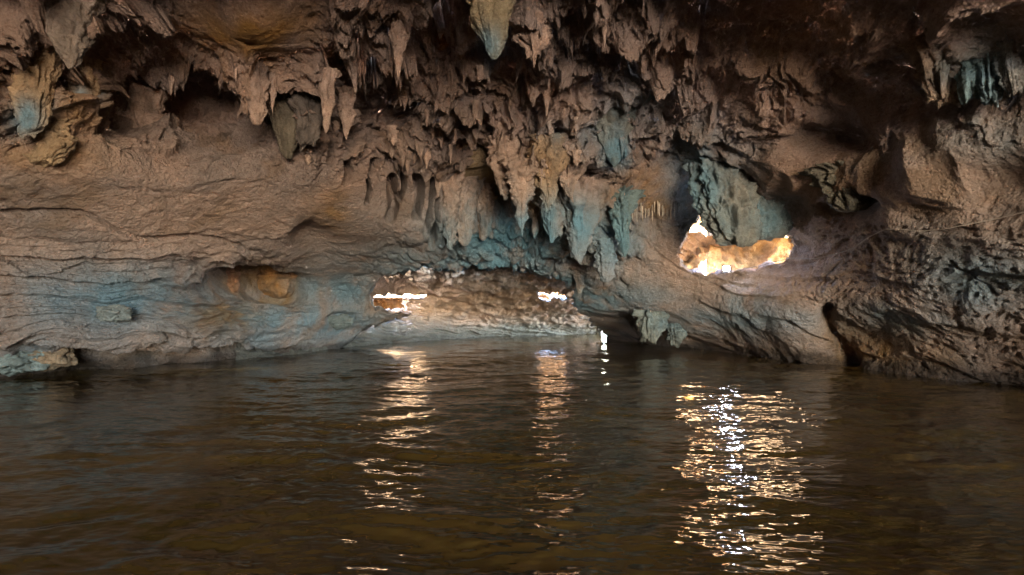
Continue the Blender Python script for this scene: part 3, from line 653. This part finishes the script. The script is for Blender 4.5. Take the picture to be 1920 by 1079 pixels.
big = [
 # px, top, tip, width, label, options
 (60, 112, 240, 66, 'wide pale curtain with a blue lower edge at the far left of the roof', dict(flare=.1, up=.3, embed=.12, flat=.5, taper=.30, flute=.28, teal=.95, col=OCH, blunt=2, tips=2.5)),
 (156, 146, 222, 52, 'blocky ochre curtain with a green tinted side beside the far left one', dict(flare=.1, up=.3, embed=.12, flat=.45, taper=.25, flute=.22, teal=.35, col=OCH, blunt=2)),
 (76, 258, 304, 84, 'short folded ochre drapery low on the left wall top', dict(flare=.1, up=.3, embed=.12, flat=.5, taper=.30, flute=.40, col=OCH, blunt=2, tips=3)),
 (268, 222, 286, 46, 'tan wedge shaped stalactite pointing down above the left slab', dict(flat=.7, taper=1.0, flute=.1, col=TAN)),
 (130, 60, 130, 60, 'brown stub hanging above the pale curtains at upper left', dict(taper=.6, col=GRY)),
 (482, 160, 236, 30, 'thin tan column left of the dark stalactites', dict(taper=.35, flute=.3, col=TAN, blunt=1)),
 (538, 190, 298, 52, 'long dark grey stalactite with a fringed tip left of centre', dict(taper=.55, flute=.3, col=(.16, .14, .11), tips=3, teal=.25)),
 (578, 200, 268, 44, 'blunt dark grey stalactite beside the long dark one', dict(taper=.25, flute=.3, col=(.15, .13, .115), blunt=2, tips=3)),
 (614, 185, 250, 26, 'slim pinkish stalactite right of the two dark ones', dict(taper=.6, col=PNK)),
 (650, 215, 262, 24, 'short pinkish stalactite below the dark hollow', dict(taper=.8, col=PNK)),
 (512, 172, 214, 10, 'small pale icicle stalactite above the dark one', dict(taper=.8, col=PNK, flute=.1)),
 (925, -20, 112, 74, 'large stalactite with a pale blue tip at the top centre', dict(taper=.55, flute=.22, col=(.20, .17, .12), teal=.9, blunt=.6)),
 (826, 38, 94, 30, 'rounded brown pendant hanging near the top centre', dict(taper=.35, flute=.05, lump=.1, col=(.30, .17, .10), blunt=2.5)),
 (748, 60, 150, 26, 'ribbed tan curtain fold left of the rounded pendant', dict(taper=.7, flute=.3, col=TAN)),
 (1004, -10, 112, 62, 'crumpled pinkish rock pendant right of the blue tipped stalactite', dict(taper=.6, flute=.4, lump=.6, col=TAN, blunt=.8, tips=4, grain=3, embed=.3, flare=.2)),
 (1152, 232, 316, 78, 'broad pointed stalactite with a bright blue face above the centre right', dict(taper=.75, flute=.12, lump=.3, col=(.18, .17, .14), teal=1.0, flat=.8)),
 (978, 325, 438, 46, 'long tan fringed stalactite pointing at the blue wall', dict(embed=.22, flare=.15, taper=.85, flute=.3, lump=.35, col=PNK, tips=3, grain=2.2, up=.3)),
 (1028, 300, 394, 50, 'shaggy ochre tan stalactite right of the long tan one', dict(embed=.22, flare=.15, taper=.6, flute=.32, lump=.4, col=OCH, tips=5, grain=1.8)),
 (1068, 300, 372, 46, 'crumpled tan stalactite at the right of the shaggy pair', dict(embed=.22, flare=.15, taper=.7, flute=.32, lump=.4, col=PNK, tips=5, grain=1.8)),
 (945, 300, 372, 44, 'ragged tan stalactite left of the long fringed one', dict(embed=.22, flare=.15, taper=.7, flute=.3, lump=.4, col=PNK, tips=4, grain=1.6)),
 (1088, 384, 490, 66, 'large blue grey fluffy stalactite at the centre of the blue wall', dict(taper=.75, flute=.35, lump=.5, col=TEA, tips=3, grain=1.7)),
 (1036, 372, 452, 44, 'blue grey stalactite left of the large fluffy one', dict(taper=.6, flute=.3, lump=.4, col=TEA, tips=3, blunt=.6)),
 (1003, 385, 447, 32, 'short blue grey stalactite below the long tan one', dict(taper=.7, col=TEA)),
 (1168, 372, 470, 44, 'grey green stalactite right of the large fluffy one', dict(taper=.6, flute=.3, lump=.4, col=(.17, .21, .20), tips=3, grain=2, up=.2)),
 (1134, 458, 530, 34, 'rounded blue grey lobe low on the wall right of centre', dict(up=.12, flare=.2, grain=1.6, taper=.35, flute=.2, lump=.4, col=TEA, blunt=2)),
 (1086, 520, 552, 15, 'small blue pendant under the arch lip', dict(up=.1, taper=.4, col=TEA, blunt=1.5)),
 (1222, 588, 640, 40, 'pale grey green ribbed flowstone touching the water at the right of the arch', dict(taper=.40, flute=.5, lump=.4, col=(.20, .195, .165), blunt=1.0, tips=4, tipa=.8, up=.12, embed=.06, flare=.0, cat='flowstone', grain=1.6)),
 (1268, 612, 648, 30, 'small fluted flowstone beside the larger one by the water', dict(taper=.5, flute=.5, lump=.4, col=(.16, .16, .14), blunt=1, tips=5, up=.1, embed=.05, flare=.0, cat='flowstone', grain=1.6)),
 (1336, 190, 460, 104, 'massive grey green rock pillar hanging in front of the bright gap', dict(taper=.24, flute=.18, lump=.3, col=(.235, .22, .19), teal=.45, blunt=3.0, tips=4, depth=12.2, up=1.0, res=(170, 280), flat=.7, grain=2.0, tipa=.22, lean=.12)),
 (1436, 320, 448, 98, 'rounded blue grey hanging lobe right of the massive pillar', dict(taper=.3, flute=.2, lump=.3, col=(.19, .19, .175), teal=.6, blunt=2.5, tips=5, depth=12.3, up=.9, res=(130, 180), flat=.6, grain=1.6, tipa=.2)),
 (1592, 342, 398, 76, 'dark rounded bulge hanging over the right wall', dict(taper=.4, flute=.25, lump=.4, col=(.17, .16, .135), blunt=1.5, flat=.8, res=(110, 120), embed=.55, up=.3, grain=1.5)),
 (1852, 60, 185, 52, 'pale blue folded drapery at the upper right', dict(embed=.25, up=.2, taper=.35, flute=.4, col=(.21, .24, .25), blunt=1.5, tips=4)),
 (1820, 70, 178, 44, 'pale greenish fold left of the blue drapery at the upper right', dict(embed=.25, up=.2, taper=.35, flute=.4, col=(.20, .25, .25), blunt=1.5, tips=4)),
 (1762, 96, 186, 66, 'brown folded drapery at the upper right', dict(embed=.25, up=.2, taper=.4, flute=.4, col=(.27, .20, .15), blunt=1.5, tips=4)),
 (1895, 50, 170, 40, 'pale grey fold at the right end of the drapery row', dict(embed=.25, up=.2, taper=.4, flute=.4, col=(.24, .22, .21), blunt=1.5, tips=4)),
 (438, 512, 556, 22, 'small pale tipped stalactite in the left recess', dict(taper=.4, col=(.34, .20, .13), blunt=2)),
 (524, 520, 560, 66, 'rounded orange bulge hanging in the left recess', dict(taper=.5, flute=.1, lump=.3, col=(.36, .20, .09), blunt=1.5, flat=.9)),
 (1118, 52, 92, 10, 'pale tooth stalactite in the dark roof right of centre', dict(taper=.7, col=PNK)),
 (1133, 55, 90, 9, 'second shorter pale tooth beside the pale tooth in the dark roof', dict(taper=.7, col=PNK)),
]
for px, a_, b_, w_, lb, o_ in big: hang('stalactite' if o_.get('cat') is None else 'flowstone', px, a_, b_, w_, lb, **o_)
# the row of rounded draperies above the left foot of the arch
row = [(846,340,470,30),(872,345,462,34),(906,372,452,26)]
for i, (px, a_, b_, w_) in enumerate(row):
    hang('rock_drapery', px, a_, b_, w_, ('slim', 'broad', 'short')[i] + ' rounded pinkish rock lobe beside the slotted wall, %s from the left' % ('first second third'.split()[i]),
         taper=.42, flute=.25, lump=.45, col=PNK, blunt=1.2, cat='drapery', group='hanging rock lobes by the slotted wall', flat=.9, grain=1.6)
rnd = random.Random(5)
# small drips along the ridges of the middle roof
cl = [(900,240,200,80,34),(1000,300,110,50,18),(620,250,120,40,9),(760,150,160,50,6),(250,140,220,60,4),(1070,400,80,50,3)]
wh = ['in the middle of the crumpled roof', 'above the blue wall', 'beside the dark grey stalactites left of centre', 'below the top centre pendant', 'at the upper left hollow', 'just over the blue grey stalactites']
for (cx_, cy_, sx, sy, cnt), wl in zip(cl, wh):
    for k in range(cnt):
        px = rnd.gauss(cx_, sx * .6); py = rnd.gauss(cy_, sy * .6)
        if not (20 < px < 1900 and 10 < py < 470): continue
        Ls = 8 + 26 * rnd.random() ** 2
        hang('small_stalactite', px, py, py + Ls, rnd.uniform(4, 12), 'small tan stalactite of the cluster ' + wl, taper=rnd.uniform(.6, 1.0), col=PNK if rnd.random() < .6 else TAN,
             group='small stalactites ' + wl, res=(18, 28), flute=.2, lump=.3, up=.25, grain=.8, tips=0)
# soda straws under the ochre ledge
for k in range(24):
    px = 1168 + k * 4.6 + rnd.uniform(-2, 2); y0 = 388 + 8 * math.sin(k * .8) + (10 if k < 7 else 0)
    hang('soda_straw', px, y0, y0 + rnd.uniform(9, 30), rnd.uniform(1.8, 3.0), 'thin white soda straw under the ochre ledge left of the gap', taper=.2, col=(.62, .52, .42), group='soda straws under the ochre ledge',
         res=(8, 10), up=.12, grain=.3, flute=0, lump=.1)
print('drips', time.time() - T0)

# ------------------------------------------------------------------ lamp on the ledge, its cable
def simple(name, c, rough=.5, metal=0., emit=None, es=0):
    m, n, l, b = new_mat(name); b.inputs['Base Color'].default_value = c + (1,); b.inputs['Roughness'].default_value = rough; b.inputs['Metallic'].default_value = metal
    if emit: b.inputs['Emission Color'].default_value = emit + (1,); b.inputs['Emission Strength'].default_value = es
    return m
M_case = simple('lamp_case', (.08, .08, .085), .45, .6); M_lit = simple('lit_lens', (.8, .8, .8), .3, 0, (.82, .86, 1.0), 6.)
M_cable = simple('cable_sheath', (.34, .28, .235), .6)
import bmesh
def bm_obj(name, build, mat, parent):
    me = bpy.data.meshes.new(name); bm = bmesh.new(); build(bm); bm.to_mesh(me); bm.free(); me.materials.append(mat)
    o = bpy.data.objects.new(name, me); C.objects.link(o); o.parent = parent; return o
def box(bm, c, s, bev=0.0):
    r_ = bmesh.ops.create_cube(bm, size=1.0); vs = r_['verts']
    bmesh.ops.scale(bm, vec=s, verts=vs); bmesh.ops.translate(bm, vec=c, verts=vs)
    if bev: bmesh.ops.bevel(bm, geom=list({e for v in vs for e in v.link_edges}), offset=bev, segments=2, affect='EDGES')
lp = world(1362, 505, hit(1362, 522)[1] - .15)
root = bpy.data.objects.new('floodlight', None); C.objects.link(root); root.location = (lp[0], lp[1], lp[2] - .11)
root.rotation_euler = (0, 0, math.atan2(lp[0], lp[1]) * -1.0)
tag(root, 'lit white floodlight on the ledge of the bright gap', 'floodlight')
def case(bm):
    box(bm, (0, .05, .13), (.24, .07, .19), .01)
    for k in range(7): box(bm, (-.09 + .03 * k, .10, .13), (.008, .035, .15))
bm_obj('housing', case, M_case, root)
bm_obj('lens', lambda bm: box(bm, (0, .008, .13), (.15, .012, .11), .003), M_lit, root)
def brk(bm):
    for s in (-1, 1): box(bm, (s * .135, .05, .08), (.012, .03, .15))
    box(bm, (0, .05, .006), (.282, .03, .012))
bm_obj('bracket', brk, M_case, root)
def tube(name, pts, rad, mat):
    pts = [Vector(p) for p in pts]; V, Q = [], []; k = 8
    for i, p in enumerate(pts):
        t = (pts[min(i + 1, len(pts) - 1)] - pts[max(i - 1, 0)]).normalized(); u = t.cross(Vector((0, 0, 1))).normalized(); v = t.cross(u)
        for j in range(k): V.append(p + (u * math.cos(j * 2 * math.pi / k) + v * math.sin(j * 2 * math.pi / k)) * rad)
    for i in range(len(pts) - 1):
        for j in range(k): Q.append((i * k + j, i * k + (j + 1) % k, (i + 1) * k + (j + 1) % k, (i + 1) * k + j))
    return mesh_np(name, np.array(V), np.array(Q), mat)
wp = [(1366,512),(1400,504),(1430,497),(1460,489),(1485,484),(1530,486),(1570,476),(1600,466),(1630,444),(1660,430),(1690,430),(1725,434),(1770,430),(1820,420),(1870,410),(1920,398),(1990,380)]
pts = []
for i in range(len(wp) - 1):
    for k in range(6):
        t = k / 6; pts.append((wp[i][0] * (1 - t) + wp[i + 1][0] * t, wp[i][1] * (1 - t) + wp[i + 1][1] * t))
dep = []
for x, y in pts:
    q = hit(x, y); dep.append(q[1] / pdir(x, y)[1] if False else np.linalg.norm(q - np.array((0, 0, H))))
dep = np.array(dep); sm = np.array([dep[max(0, i - 3):i + 4].min() for i in range(len(dep))]); sm = np.convolve(np.pad(sm, 4, 'edge'), np.ones(9) / 9, 'valid')
cable = [tuple(np.array((0, 0, H)) + pdir(x, y) * (d_ - .07)) for (x, y), d_ in zip(pts, sm)]
tag(tube('cable', cable, .008, M_cable), 'pale cable running along the right wall from the floodlight', 'cable')
print('done', time.time() - T0)
